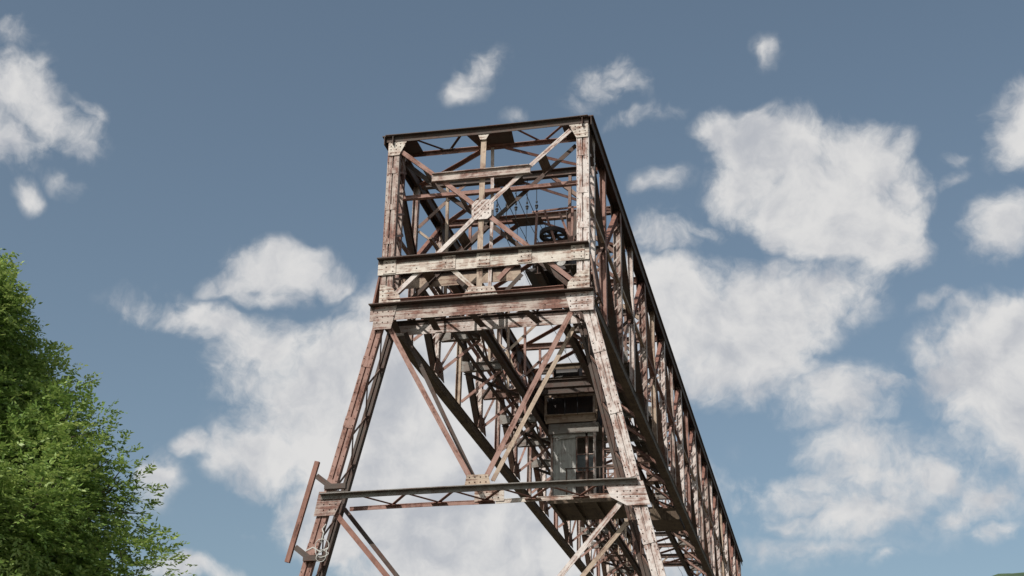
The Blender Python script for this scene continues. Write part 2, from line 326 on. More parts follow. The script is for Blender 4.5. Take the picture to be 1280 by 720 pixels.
grid_sheet('hill', -900, 1300, 420, 1180, 400, 60, hill_h, mh)

# ------------------------------------------------------------------ the gantry crane
crane = tag(empty('gantry_crane', (0, 0, 0)), 'rusting riveted steel lattice gantry crane with splayed legs and long bridge', 'gantry crane')
ZT, ZU, ZL, ZB, ZD = 22.7, 18.7, 17.25, 17.1, 18.6      # top chord, upper beam, main beam, bottom chord, crane deck
D = 0.95                                                # depth of the doubled end portal
Y = Vector((0, 1, 0)); X = Vector((1, 0, 0)); Z = Vector((0, 0, 1))
LEN, NP = 57.0, 10; PAN = LEN / NP
def P(name, mb, mat, parent=crane): return mb.build(name, mat, parent)

def portal(y0, dr):
    """end portal: y0 its outer plane, dr +1 when its inner layer lies towards +Y"""
    near = y0 == 0
    def F(x, z, k=0.0): return Vector((x, y0 + dr * k, z))
    U = Vector((0, dr, 0))
    # posts ------------------------------------------------------
    for sx in (-1, 1):
        mb = MB()
        xo = 2.84 * sx
        mb.bar(F(xo, ZT - .05, .09), F(xo - .0 * sx, ZL, .09), -U, ST(.36, .16, .05))
        mb.bar(F(xo + .06 * sx, ZT - .05, D), F(xo + .06 * sx, ZL, D), -U, ST(.26, .14, .04))
        for ss in (-1, 1):
            mb.lace(F(xo + .13 * ss, ZT - .4, .17), F(xo + .13 * ss, ZL + .2, .17), F(xo + .13 * ss, ZT - .4, D - .07), F(xo + .13 * ss, ZL + .2, D - .07), 7, .07, .014)
        for z in (21.6, 20.4, 19.3): mb.bar(F(xo, z + .09, .004), F(xo, z - .09, .004), -U, [(0, 0, .30, .012)])
        for z in np.arange(17.5, 22.1, .22):
            for e in (-.145, .145): mb.disc(F(xo + e, z, .005), -U, .014, .01, 6, 1, .009)
        post = P('post', mb, ['mottled' if sx < 0 else 'pale', 'rivet'])
        g = MB(); q = sx
        g.prism([F(3.0 * q, 22.66, -.012), F(2.4 * q, 22.64, -.012), F(2.5 * q, 22.42, -.012), F(2.66 * q, 22.1, -.012), F(3.0 * q, 22.1, -.012)], U, .016)
        g.rivets(F(2.84 * q, 22.36, -.02), X, Z, -U, 2, 4, .16, .12); g.rivets(F(2.56 * q, 22.42, -.02), X, Z, -U, 2, 2, .14, .1)
        P('gusset_plate', g, ['cream', 'rivet'], post)
        g = MB()
        g.prism([F(3.02 * q, 17.3, -.012), F(2.38 * q, 17.3, -.012), F(2.42 * q, 17.55, -.012), F(2.64 * q, 17.8, -.012), F(3.02 * q, 17.95, -.012)], U, .016)
        g.rivets(F(2.75 * q, 17.58, -.02), X, Z, -U, 3, 3, .17, .13)
        P('gusset_plate', g, ['cream', 'rivet'], post)
        mb = MB(); mb.bar(F(xo + .2 * sx, 18.35, .5), F(xo + .38 * sx, 17.2, .5), U, [(0, 0, .05, 1.0), (-.0, 0, .12, .06)])
        P('haunch_plate', mb, 'red' if sx < 0 else 'brown', post)
    # horizontal beams of the portal -------------------------------
    def beam(x0, x1, zt, h, k, mat, fl=.2, rv=True, ft=.03, name='portal_beam'):
        mb = MB()
        mb.bar(F(x0, zt - h / 2 - ft, k), F(x1, zt - h / 2 - ft, k), Z, [(0, 0, .016, h)])
        mb.bar(F(x0, zt - ft / 2, k - fl / 2 + .02), F(x1, zt - ft / 2, k - fl / 2 + .02), Z, [(0, 0, fl, ft)], seg=4, bow=(0, random.uniform(-.015, .015)), mi=2)  # flange and the strip below it coloured dark, painting in the underside's shade
        mb.bar(F(x0, zt - ft - .055, k - .014), F(x1, zt - ft - .055, k - .014), Z, [(0, 0, .012, .1)], mi=2)
        if rv:
            n = int((x1 - x0) / .33)
            for i in range(n + 1):
                x = x0 + .12 + (x1 - x0 - .24) * i / n
                mb.disc(F(x, zt - ft - .07, k - .02), -U, .016, .012, 6, 1, .01)
                if i % 3 == 0: mb.disc(F(x + .05, zt - h * .78, k - .009), -U, .02, .012, 6, 1, .012)
        return P(name, mb, [mat, 'rivet', 'dark'])
    b1 = beam(-3.1, 3.02, ZU, .46, -.03, 'cream', .19)
    for x in (-2.75, -1.0, 0.0, 1.2, 2.7):
        g = MB(); g.prism([F(x - .19, ZU - .05, -.052), F(x + .19, ZU - .05, -.052), F(x + .19, ZU - .46, -.052), F(x - .19, ZU - .46, -.052)], U, .012)
        g.rivets(F(x, ZU - .26, -.058), X, Z, -U, 2, 3, .2, .14); P('splice_plate', g, ['cream', 'rivet'], b1)
    beam(-2.9, .85, ZU - .05, .42, D + .05, 'tan', .14, False)
    b2 = beam(-3.24, 3.16, ZL, .44, -.08, 'mottled' if near else 'brown', .22)
    for x0_, x1_, h_ in ((-3.1, -2.45, .74), (2.35, 3.14, .6)):
        g = MB(); g.prism([F(x0_, ZL - .05, -.105), F(x1_, ZL - .05, -.105), F(x1_ - (.15 if x0_ < 0 else 0), ZL - h_, -.105), F(x0_ + (.15 if x0_ > 0 else -.04), ZL - h_, -.105)], U, .014)
        g.rivets(F((x0_ + x1_) / 2, ZL - h_ * .5, -.112), X, Z, -U, 4, 3, .16, .16); P('gusset_plate', g, ['mottled' if x0_ < 0 else 'pale', 'rivet'], b2)
    beam(-2.9, 2.9, ZL - .1, .40, D, 'pale', .1, True)
    for i, x in enumerate([-2.5, -1.4, -.2, 1.3]):                     # plates tying the two layers
        mb = MB(); mb.bar(F(x - .1, ZL - .42, .0), F(x + random.uniform(-.25, .3), ZL - .46, D - .06), Z, [(0, 0, .2, .014)]); P('tie_plate', mb, 'dark')
    mb = MB(); mb.lace(F(-2.7, ZL - .06, .0), F(2.7, ZL - .06, .0), F(-2.7, ZL - .14, D - .06), F(2.7, ZL - .14, D - .06), 6, .07, .014, nrm=Z)
    P('lacing', mb, 'dark', b2)
    mb = MB(); mb.bar(F(-2.75, 17.45, .02), F(2.3, 17.47, .02), Z, [(0, 0, .14, .016), (0, -.05, .016, .1)], seg=6, bow=(0, -.02)); P('bottom_rail', mb, 'red')
    mb = MB(); mb.bar(F(-2.75, 17.42, D), F(2.75, 17.42, D), Z, [(0, 0, .12, .016), (0, -.05, .016, .1)]); P('bottom_rail', mb, 'brown')
    # top strut, a flat lattice -------------------------------------
    mb = MB()
    mb.bar(F(-3.08, ZT + .02, -.02), F(3.02, ZT + .02, -.02), Z, [(0, .02, .26, .02), (0, -.08, .02, .18)], seg=8, bow=(0, -.03))
    P('top_strut', mb, 'dark')
    mb = MB(); mb.bar(F(-2.9, ZT - .03, D), F(2.9, ZT - .03, D), Z, [(0, .0, .12, .016), (-.05, -.05, .016, .12)], seg=4, bow=(.02, -.02)); ts = P('top_strut', mb, 'pink')
    for sx in (-1, 1):
        mb = MB(); a = [.55, 1.15, 1.95, 2.55]
        mb.bar(F(sx * 2.35, ZT - .02, .05), F(sx * 1.55, ZT - .02, D), Z, [(0, 0, .08, .014)]); mb.bar(F(sx * .75, ZT - .02, .05), F(sx * 1.35, ZT - .02, D), Z, [(0, .016, .08, .014)])
        mb.bar(F(sx * 1.25, ZT - .05, D), F(sx * 1.65, ZT - .05, D), Z, [(0, 0, .18, .014)])
        P('lacing', mb, 'red' if sx > 0 else 'dark', ts)
        g = MB(); g.prism([F(sx * 2.98, ZT - .045, 0.0), F(sx * 2.2, ZT - .045, 0.0), F(sx * 2.2, ZT - .045, D + .05), F(sx * 2.98, ZT - .045, D + .25)], Z, .014); P('gusset_plate', g, 'dark', ts)
    g = MB(); g.prism([F(-.72, ZT - .04, .02), F(.72, ZT - .04, .02), F(.6, ZT - .04, D + .15), F(-.42, ZT - .04, D + .15)], Z, .014); P('gusset_plate', g, 'dark', ts)
    # centre vertical, crossed braces, doubled --------------------------
    cx, cz = -.1, 20.05
    mb = MB(); mb.bar(F(-.1, 22.6, .06), F(-.12, 17.4, .06), -U, [(0, 0, .16, .02), (0, -.06, .02, .1)], seg=6, bow=(.015, 0)); v = P('vertical_tie', mb, 'tan')
    g = MB(); g.prism([F(-.3, 22.62, -.0), F(.12, 22.62, -.0), F(-.02, 22.35, -.0), F(-.2, 22.35, -.0)], U, .014).rivets(F(-.1, 22.52, -.01), X, Z, -U, 2, 1, .12, .1); P('gusset_plate', g, ['cream', 'rivet'], v)
    g = MB(); w_, h_ = .29, .31
    g.prism([F(cx - w_, cz + h_ * .6, 0), F(cx - w_ * .6, cz + h_, 0), F(cx + w_ * .75, cz + h_, 0), F(cx + w_, cz + h_ * .7, 0), F(cx + w_, cz - h_ * .7, 0), F(cx + w_ * .6, cz - h_, 0), F(cx - w_ * .7, cz - h_, 0), F(cx - w_, cz - h_ * .6, 0)], U, .018)
    g.rivets(F(cx, cz, -.01), (1, 0, 1), (-1, 0, 1), -U, 3, 3, .145, .145); g.rivets(F(cx, cz, -.01), X, Z, -U, 2, 2, .4, .26)
    P('gusset_plate', g, ['pale', 'rivet'], v)
    g = MB(); g.prism([F(-.62, 17.32, -.0), F(.45, 17.32, -.0), F(.3, 17.62, -.0), F(-.4, 17.68, -.0)], U, .016).rivets(F(-.1, 17.48, -.01), X, Z, -U, 6, 2, .14, .13); P('gusset_plate', g, ['cream', 'rivet'], v)
    mb = MB(); mb.bar(F(-.06, 22.6, D), F(-.06, 17.4, D), -U, [(0, 0, .1, .02), (.04, -.05, .02, .08)], seg=6, bow=(-.03, 0)); P('vertical_tie', mb, 'pale')
    arms = [(-2.78, 22.38, 'pink'), (2.48, 22.4, 'pale'), (-2.6, 17.6, 'pale'), (2.56, 17.62, 'pink')]
    for (ax, az, mt) in arms:
        mb = MB(); mb.bar(F(ax, az, .04), F(cx, cz, .04), -U, [(0, 0, .13, .018), (.056, -.05, .018, .08)], seg=5, bow=(random.uniform(-.02, .02), 0))
        br = P('cross_brace', mb, mt)
        ax2 = ax * 1.0; mb = MB(); mb.bar(F(ax2, az, D), F(cx, cz, D), -U, [(0, 0, .13, .018), (.056, -.05, .018, .09)], seg=5, bow=(random.uniform(-.03, .03), 0))
        P('cross_brace', mb, 'dark')  # rear layer coloured darker than the front, its shade painted in
        for t in (.33, .74):
            c0 = F(ax, az, .05).lerp(F(cx, cz, .05), t); dv = (F(cx, cz) - F(ax, az)).normalized()
            mb = MB(); mb.bar(c0, c0 + U * (D - .08), dv.cross(U), [(0, 0, .3, .012)]); P('batten', mb, 'olive', br)
    for (xa, za, xb, zb, mt) in ((-1.02, 18.36, -.25, 17.6, 'cream'), (.42, 17.85, .9, 18.36, 'pink')):
        mb = MB(); mb.bar(F(xa, za, .04), F(xb, zb, .04), -U, [(0, 0, .13, .018), (.05, -.05, .018, .08)]); P('cross_brace', mb, mt)
        mb = MB(); mb.bar(F(xa, za, D), F(xb, zb, D), -U, [(0, 0, .12, .018)]); P('cross_brace', mb, 'dark')
    for (xa, xb, k, mt) in ((-1.62, 1.32, .0, 'mottled'),):
        mb = MB(); mb.bar(F(xa, 21.2, k - .02), F(xb, 21.2, k - .02), Z, [(0, 0, .016, .24), (-.0, .13, .16, .02), (0, -.12, .12, .016)], cut=(.4, -.6)); P('cross_strut', mb, mt)
        mb = MB(); mb.bar(F(-2.75, 21.12, D - .05), F(2.75, 21.12, D - .05), Z, [(0, 0, .016, .14), (-.06, .08, .14, .016), (.06, -.08, .14, .016)], seg=5, bow=(0, -.02)); P('cross_strut', mb, 'pink')
    # legs --------------------------------------------------------------
    zc = 11.8
    for sx in (-1, 1):
        sl = .2345
        def lx(z): return sx * (3.02 + (16.6 - z) * sl)
        mb = MB()
        f0, f1 = F(lx(16.75), 16.75, .06), F(lx(.75), .75, .06)
        mb.bar(f0, f1, -U, ST(.29 if sx < 0 else .34, .16, .04))
        for z in np.arange(15.6, 1.0, -1.75):
            c = F(lx(z), z, -.03); dvec = (f1 - f0).normalized(); mb.bar(c - dvec * .16, c + dvec * .16, -U, [(0, 0, .3 if sx < 0 else .35, .012)])
            e1 = X; mb.rivets(c - U * .006, X, dvec, -U, 2, 2, .24, .2)
        for z in np.arange(1.2, 16.4, .26):
            for e in (-.15, .15): mb.disc(F(lx(z) + e * (.76 if sx < 0 else .92), z, -.03), -U, .014, .012, 6, 1, .009)
        mt = ('pink' if sx < 0 else 'pale') if near else 'brown'
        leg = P('leg', mb, [mt, 'rivet'])
        mb = MB(); inb = .08 if sx < 0 else .38
        def rx(z): return lx(z) - sx * inb + (-.05 if sx < 0 else 0)
        mb.bar(F(rx(17.0), 17.0, D + .05), F(rx(.75), .75, D + .05), -U, ST(.2, .18, .04)); P('rear_chord', mb, 'dark', leg)
        mb = MB(); mb.lace(F(lx(16.4) - sx * .12, 16.4, .16), F(lx(1) - sx * .12, 1, .16), F(rx(16.4), 16.4, D - .05), F(rx(1), 1, D - .05), 11, .08, .016); P('lacing', mb, 'brown', leg)
        g = MB()
        g.prism([F(lx(12) - .28, zc + .12, -.07), F(lx(12) + (.5 if sx < 0 else .28), zc + .12, -.07), F(lx(11.3) + (.36 if sx < 0 else .22), zc - .55, -.07), F(lx(11.3) - (.22 if sx < 0 else .25), zc - .55, -.07)] if sx < 0 else
                [F(lx(12) + .28, zc + .02, -.07), F(lx(12) - .72, zc + .02, -.07), F(lx(12) - .56, zc - .38, -.07), F(lx(11.3) - .3, zc - .62, -.07), F(lx(11.3) + .3, zc - .62, -.07)], U, .016)
        g.rivets(F(lx(11.5) - sx * .25, zc - .24, -.08), X, Z, -U, 4, 3, .17, .15); P('gusset_plate', g, ['mottled' if sx < 0 else 'pale', 'rivet'], leg)
        # foot: hinged shoe, sill and wheel truck
        fb = MB(); fb.box(F(lx(.75), .86, D / 2), (.7, 1.7, .16)); fb.box(F(lx(.75), .62, D / 2), (2.6, .5, .34))
        for q in (-.9, .9): fb.box(F(lx(.75) + q, .42, D / 2 - .22), (.5, .04, .5)); fb.box(F(lx(.75) + q, .42, D / 2 + .22), (.5, .04, .5))
        ft = P('wheel_truck', fb, 'grey', leg)
        for q in (-.9, .9):
            wm = MB(); wm.disc(F(lx(.75) + q, .35, D / 2 - .08), Y, .3, .16, 28); wm.disc(F(lx(.75) + q, .35, D / 2 - .11), Y, .35, .03, 28); wm.build('wheel', M and ['black', 'rivet'], leg)
    # cross beams between the legs (flat lattices) and the braces ------------
    for (z, m1, m2, first) in ((zc, 'dark', 'pink', True), (6.9, 'dark', 'brown', False)):
        hx = 3.02 + (16.6 - z) * .2345
        mb = MB(); mb.bar(F(-hx - .17, z, -.1), F(hx + .1, z + .03, -.1), Z, [(0, .02, .3, .022), (0, -.05, .018, .12)], seg=6, bow=(0, .02)); cb = P('leg_tie_beam', mb, 'grey' if first else m1)
        mb = MB(); mb.bar(F(-hx + .3, z - .06, D + .05), F(.25, z - .03, D + .05), Z, [(0, 0, .14, .016), (.05, -.05, .016, .12)], seg=4, bow=(0, .015)); P('rear_angle', mb, m2, cb)
        mb = MB(); mb.bar(F(.27, z - .03, D + .05), F(hx - .3, z, D + .05), Z, [(0, 0, .14, .016), (.05, -.05, .016, .12)], seg=4, bow=(0, .01)); P('rear_angle', mb, 'cream' if first else m2, cb)
        mb = MB(); mb.lace(F(-hx + .9, z - .02, .0), F(hx - .9, z, .0), F(-hx + .9, z - .04, D), F(hx - .9, z - .02, D), 5, .09, .016, nrm=Z)
        for i in range(5): mb.bar(F(-hx + .9 + (i + .5) * (2 * hx - 1.8) / 5 - .22, z - .07, D), F(-hx + .9 + (i + .5) * (2 * hx - 1.8) / 5 + .22, z - .07, D), Z, [(0, 0, .2, .014)])
        P('lacing', mb, 'red' if first else 'brown', cb)
        g = MB(); g.prism([F(-.3, z + .4, -.02), F(.28, z + .4, -.02), F(.36, z + .06, -.02), F(-.36, z + .06, -.02)], U, .016).rivets(F(0, z + .26, -.03), X, Z, -U, 4, 2, .15, .14); P('gusset_plate', g, ['tan', 'rivet'], cb)
        g = MB(); g.prism([F(-.32, z + .30, D - .02), F(.5, z + .30, D - .02), F(.5, z - .08, D - .02), F(-.32, z - .08, D - .02)], U, .016).rivets(F(0.1, z + .1, D - .03), X, Z, -U, 4, 2, .16, .16); P('gusset_plate', g, ['cream', 'rivet'], cb)
    def leg_brace(a, b, ka, kb, mats):
        for k, mt, w in ((.03, mats[0], .14), (D, mats[1], .12)):
            (ax, az), (bx, bz) = (a, b) if k < .5 else (ka, kb)
            mb = MB(); mb.bar(F(ax, az, k), F(bx, bz, k), -U, [(0, 0, w, .02), (w / 2 - .01, -.07, .02, .12)], seg=6, bow=(random.uniform(-.025, .025), 0)); br = P('leg_brace', mb, mt)
            if k < .5:
                mb = MB()
                for t in (.3, .55, .8):
                    c0 = F(ax, az, .1).lerp(F(bx, bz, .1), t); c1 = F(ka[0], ka[1], D).lerp(F(kb[0], kb[1], D), t); mb.bar(c0, c1, Z, [(0, 0, .1, .012)])
    leg_brace((-2.68, 16.6), (-.2, 12.1), (-2.5, 16.8), (-.25, 12.2), ('pink', 'dark'))
    leg_brace((2.56, 16.8), (.17, 12.05), (2.40, 16.6), (.17, 12.3), ('pink', 'tan'))
    leg_brace((-4.1, 11.55), (-.2, 7.1), (-4.0, 11.7), (-.2, 7.2), ('red', 'dark'))
    leg_brace((4.05, 11.6), (.2, 7.1), (4.1, 11.35), (.3, 7.0), ('pale', 'tan'))
    leg_brace((-5.2, 6.8), (-.2, 1.5), (-5.1, 6.8), (-.2, 1.6), ('red', 'dark'))
    leg_brace((5.2, 6.8), (.2, 1.5), (5.1, 6.8), (.2, 1.6), ('pink', 'dark'))
    mb = MB(); mb.bar(F(-6.8, 1.2, D / 2), F(6.8, 1.2, D / 2), Z, SI(.5, .5, .03)); P('sill_beam', mb, 'brown')
portal(0.0, 1)
portal(LEN, -1)

# side trusses ------------------------------------------------------------
def top_gusset(x, y, sx, tri=True):
    g = MB(); g.prism([(x, y - .55, ZT - .15), (x, y + .55, ZT - .15), (x, y + .3, ZT - .75), (x, y - .25, ZT - .75)], X, .02)
    return g
for sx in (-1, 1):
    xx = 2.98 * sx
    mb = MB(); mb.bar((xx, -.12, ZT - .02), (xx, LEN + .1, ZT - .02), Z, [(0, .04, .40, .03), (.13, -.11, .02, .26), (-.13, -.11, .02, .26)], seg=20, bow=(0, -.03)); P('top_chord', mb, 'dark')
    mb = MB(); mb.bar((xx, .3, ZB - .05), (xx, LEN - .3, ZB - .05), Z, [(0, -.13, .26, .02), (.1, 0, .02, .26), (-.1, 0, .02, .26), (0, .13, .26, .02)], seg=20, bow=(0, -.02)); bc = P('bottom_chord', mb, 'olive')
    for k in range(2 * NP + 1):
        y = k * PAN / 2
        if 0 < k < 2 * NP:
            main = k % 2 == 0
            mb = MB(); w = .24 if main else .17; xi = xx - sx * .02
            mb.bar((xi, y, ZT - .15), (xi, y, ZB + .1), Y, SH(w, .26 if main else .2, .016), seg=4, bow=(random.uniform(-.02, .02), random.uniform(-.02, .02)))
            if main:
                for z in np.arange(17.9, 22.0, .55): mb.bar((xi - .11, y - .02, z), (xi + .11, y + .02, z + .28), Y, [(0, -.13, .05, .01)])
            po = P('post', mb, random.choice(['pale', 'pale', 'pale', 'mottled']) if main else random.choice(['pale', 'mottled', 'pink', 'tan']))
            if main:
                P('gusset_plate', top_gusset(xx - sx * .155, y, sx), 'dark', po)
                g = MB(); g.prism([(xx - sx * .155, y - .6, ZB + .1), (xx - sx * .155, y + .6, ZB + .1), (xx - sx * .155, y + .3, ZB + .65), (xx - sx * .155, y - .35, ZB + .65)], X, .02); P('gusset_plate', g, 'brown', po)
    for j in range(NP):
        y0, y1 = j * PAN, (j + 1) * PAN
        mb = MB(); mb.bar((xx - sx * .05, y0 + .2, ZT - .3), (xx - sx * .05, y1 - .15, ZB + .25), X, SH(.22, .2, .016) , seg=3, bow=(random.uniform(-.02, .02), 0)); P('diagonal', mb, ('brown', 'dark', 'brown')[j % 3] if j else 'dark')
        mb = MB(); mb.bar((xx - sx * .02, y0 + PAN / 2, (ZT + ZB) / 2), (xx - sx * .02, y1 - .1, ZT - .35), X, SH(.2, .14, .014), seg=2); P('counter_brace', mb, 'red')
        mb = MB(); mb.bar((xx - sx * .08, y0 + PAN / 2, (ZT + ZB) / 2), (xx - sx * .08, y0 + .1, ZB + .35), X, [(0, 0, .12, .014), (.05, .04, .014, .08)], seg=2); P('counter_brace', mb, random.choice(['brown', 'pink']))
        mb = MB(); mb.bar((xx, y0 + .1, 19.95), (xx, y1 - .1, 19.95), Z, [(0, 0, .1, .014), (.04, .04, .014, .1)]); P('side_rail', mb, random.choice(['red', 'brown', 'tan']))

# rail girders carrying the trolley ------------------------------------------------
for sx in (-1, 1):
    mb = MB(); mb.bar((1.32 * sx, 1.1, 18.55), (1.32 * sx, LEN - 1.1, 18.55), Z, SI(.19, .28, .02), seg=12)
    rg = P('rail_girder', mb, 'dark')
    mb = MB(); mb.bar((1.32 * sx, 1.1, 18.73), (1.32 * sx, LEN - 1.1, 18.73), Z, [(0, -.03, .12, .03), (0, 0, .03, .05), (0, .035, .07, .04)]); P('rail', mb, 'brown', rg)
# cross frames at every node
for k in range(1, 2 * NP):
    y = k * PAN / 2
    for sx in (-1, 1):
        mb = MB(); mb.bar((2.8 * sx, y, 18.55), (1.5 * sx, y, 18.55), Z, SI(.2, .3, .02)); mb.prism([(2.84 * sx, y - .12, 18.35), (2.45 * sx, y - .12, 18.4), (2.45 * sx, y - .12, 18.68), (2.84 * sx, y - .12, 18.75)], Y, .014)
        cb = P('cross_beam', mb, random.choice(['brown', 'grey', 'grey']))
        mb = MB(); mb.bar((2.84 * sx, y, ZB + .22), (1.5 * sx, y + .02, 18.36), Y, SL(.1, .1)); P('knee_brace', mb, random.choice(['brown', 'pink', 'pink']), cb)
        mb = MB(); y2 = y + PAN / 2 if k % 2 else y - PAN / 2
        if 0 < y2 < LEN: mb.bar((2.8 * sx, y2 - .15 * (1 if k % 2 else -1), 18.42), (1.5 * sx, y + .15 * (1 if k % 2 else -1), 18.42), Z, SL(.09, .09)); P('deck_brace', mb, 'dark', cb)
        if k < 16:
            mb = MB(); mb.bar((2.85 * sx, y + .1, 19.9), (1.5 * sx, y + .1, 18.72), Y, SL(.08, .08)); P('sway_brace', mb, random.choice(['brown', 'pink', 'dark']))
            mb = MB(); mb.bar((1.95 * sx, y - .05, ZT - .2), (1.9 * sx, y - .05, 18.7), Y, [(0, 0, .09, .014), (.04, .04, .014, .07)]); P('hanger', mb, random.choice(['pink', 'tan', 'brown']))
            mb = MB(); mb.bar((1.5 * sx, y + .06, 18.75), (1.93 * sx, y + .06, 20.2), Y, SL(.07, .07)); mb.bar((1.93 * sx, y + .06, 20.2), (2.85 * sx, y + .06, 21.0), Y, SL(.07, .07)); P('sway_brace', mb, random.choice(['tan', 'pink', 'brown']))
            if k > 1:
                mb = MB(); mb.bar((1.92 * sx, y - PAN / 2, 18.7), (1.92 * sx, y - .1, 20.3), X, SL(.07, .07)); mb.bar((1.92 * sx, y - PAN / 2, 20.3), (1.92 * sx, y - .1, 18.7), X, SL(.07, .07)); P('stringer_brace', mb, random.choice(['pink', 'pale', 'brown']))
        # upper knee from post to top strut
        mb = MB(); mb.bar((2.85 * sx, y + .03, 21.1), (1.35 * sx, y + .03, ZT - .2), Y, SL(.11, .11)); P('knee_brace', mb, random.choice(['brown', 'tan', 'dark']))
    mb = MB(); mat = 'dark' if k % 2 else 'brown'
    mb.bar((-2.8, y, ZT - .12), (2.8, y, ZT - .12), Z, [(0, .1, .26, .016), (0, -.01, .016, .2), (0, -.11, .18, .016)], seg=4, bow=(0, -.02)); st = P('top_strut', mb, mat)
    g = MB(); g.prism([(-.5, y - .3, ZT - .26), (.5, y - .3, ZT - .26), (.45, y + .3, ZT - .26), (-.45, y + .3, ZT - .26)], Z, .014); P('gusset_plate', g, random.choice(['tan', 'dark', 'brown']), st)
for k in range(0, 2 * NP):
    y = k * PAN / 2
    for sx in (-1, 1):
        mb = MB(); mb.bar((.35 * sx, y + .85 if k == 0 else y + .2, ZT - .2), (2.8 * sx, y + PAN / 2 - .2, ZT - .2), Z, [(0, 0, .13, .016), (.055, -.04, .016, .09)], seg=3, bow=(0, -.02)); P('lateral_brace', mb, 'red' if k % 3 != 1 else 'pink')
for (x, z) in ((-2.2, 18.36), (-1.75, 18.36), (2.25, 18.36), (-1.9, 19.8)):
    mb = MB(); mb.bar((x, 1, z), (x, LEN - 1, z), Z, SL(.09, .09), seg=16, bow=(0, -.02)); P('stringer', mb, 'dark' if z < 19 else 'brown')
# walkway planks on the right-hand side of the bridge, gaps where boards have gone
mb = MB()
yy = 1.4
while yy < 24:
    L_ = random.uniform(1.6, 3.4)
    for i, x in enumerate(np.arange(1.72, 2.75, .21)):
        if random.random() < (.86 if yy < 18 else .6): mb.bar((x, yy, 18.75 + random.uniform(-.01, .01)), (x + random.uniform(-.01, .01), yy + L_ - .03, 18.75 + random.uniform(-.01, .01)), Z, [(0, 0, .19, .035)])
    yy += L_
walk = P('walkway', mb, 'wood')
mb = MB()
for y in np.arange(2.85, LEN - 1, PAN / 2): mb.bar((1.62, y, 18.8), (1.62, y, 19.8), Y, [(0, 0, .05, .05)])
mb.tube([(1.62, y, 19.8 + .02 * math.sin(y)) for y in np.arange(2.85, LEN - 1, 1.4)], .022); mb.tube([(1.62, y, 19.35 + .02 * math.sin(y * 1.3)) for y in np.arange(2.85, LEN - 1, 1.4)], .018)
P('handrail', mb, 'brown', walk)
# box hung below the right walkway
mb = MB(); mb.box((2.1, 24.8, 17.25), (1.25, 2.0, .5))
for q in (1.6, 2.6):
    for yq in (24.0, 25.6): mb.bar((q, yq, 17.5), (q, yq, 18.5), Y, [(0, 0, .07, .07)])
P('equipment_box', mb, 'olive')

# head machinery behind the end portal: winch, sheave and handrail --------------------
wx, wy, wz = 1.55, 2.6, 18.95
mb = MB()
mb.box((wx, wy, 18.86), (1.5, 1.6, .1)); mb.box((wx - .55, wy, 19.2), (.12, .9, .7)); mb.box((wx + .5, wy, 19.25), (.16, .9, .8)); mb.box((wx + .25, wy - .5, 19.15), (.4, .35, .5)); mb.box((wx - .2, wy + .55, 19.5), (.5, .4, .35))
wb = P('winch', mb, 'black')
mb = MB(); mb.disc((wx - .5, wy, 19.3), X, .3, .95, 24); mb.disc((wx - .48, wy, 19.3), X, .42, .05, 24); mb.disc((wx + .4, wy, 19.3), X, .42, .05, 24)
for i in range(11): mb.disc((wx - .38 + i * .07, wy, 19.3), X, .325, .035, 24)
P('cable_drum', mb, ['black', 'rivet'], wb)
mb = MB(); mb.disc((wx + .3, wy - .72, 19.1), Y, .14, .14, 16); mb.disc((wx - .35, wy - .55, 18.98), Y, .08, .2, 12); P('gear_motor', mb, 'cabgrey', wb)
def wheel(c, n, r, name, par, spokes=6):
    c = Vector(c); n = Vector(n).normalized(); a = n.orthogonal().normalized(); b = n.cross(a); mb = MB(); S = 36
    for ring, (ri, ro, h) in enumerate(((r * .78, r, .09), (r * .98, r * 1.06, .14))):
        for i in range(S):
            t0, t1 = 2 * math.pi * i / S, 2 * math.pi * (i + 1) / S
            p = [c + (a * math.cos(t) + b * math.sin(t)) * q for t, q in ((t0, ri), (t0, ro), (t1, ro), (t1, ri))]
            mb.prism(p, n, h)
    mb.disc(c - n * .1, n, r * .2, .2, 14)
    for i in range(spokes):
        t = 2 * math.pi * i / spokes + .2; d = a * math.cos(t) + b * math.sin(t); mb.bar(c + d * r * .15, c + d * r * .82, n, [(0, 0, .09, .05)])
    return mb.build(name, ['black', 'rivet'], par)
wheel((1.42, 3.0, 20.52), (.05, .08, 1), .42, 'sheave', crane)
mb = MB()
for (x, y, x2, z0, z1) in ((.85, 2.7, .95, 18.9, 21.25), (2.0, 2.7, 2.05, 18.9, 21.3), (1.2, 2.6, 1.75, 21.2, 19.4), (1.62, 2.8, 2.2, 21.2, 19.5)): mb.bar((x, y, z0), (x2, y, z1), Y, [(0, 0, .07, .05)])
mb.bar((.8, 2.7, 21.22), (2.5, 2.7, 21.28), Z, [(0, 0, .05, .05)]); mb.bar((.85, 2.9, 20.22), (2.3, 2.9, 20.22), Z, [(0, 0, .12, .08)])
P('sheave_frame', mb, 'pink')
mb = MB(); mb.bar((1.75, 5.2, 18.8), (1.6, 5.2, 22.4), Y, SH(.42, .2, .02)); P('machinery_post', mb, 'dark')
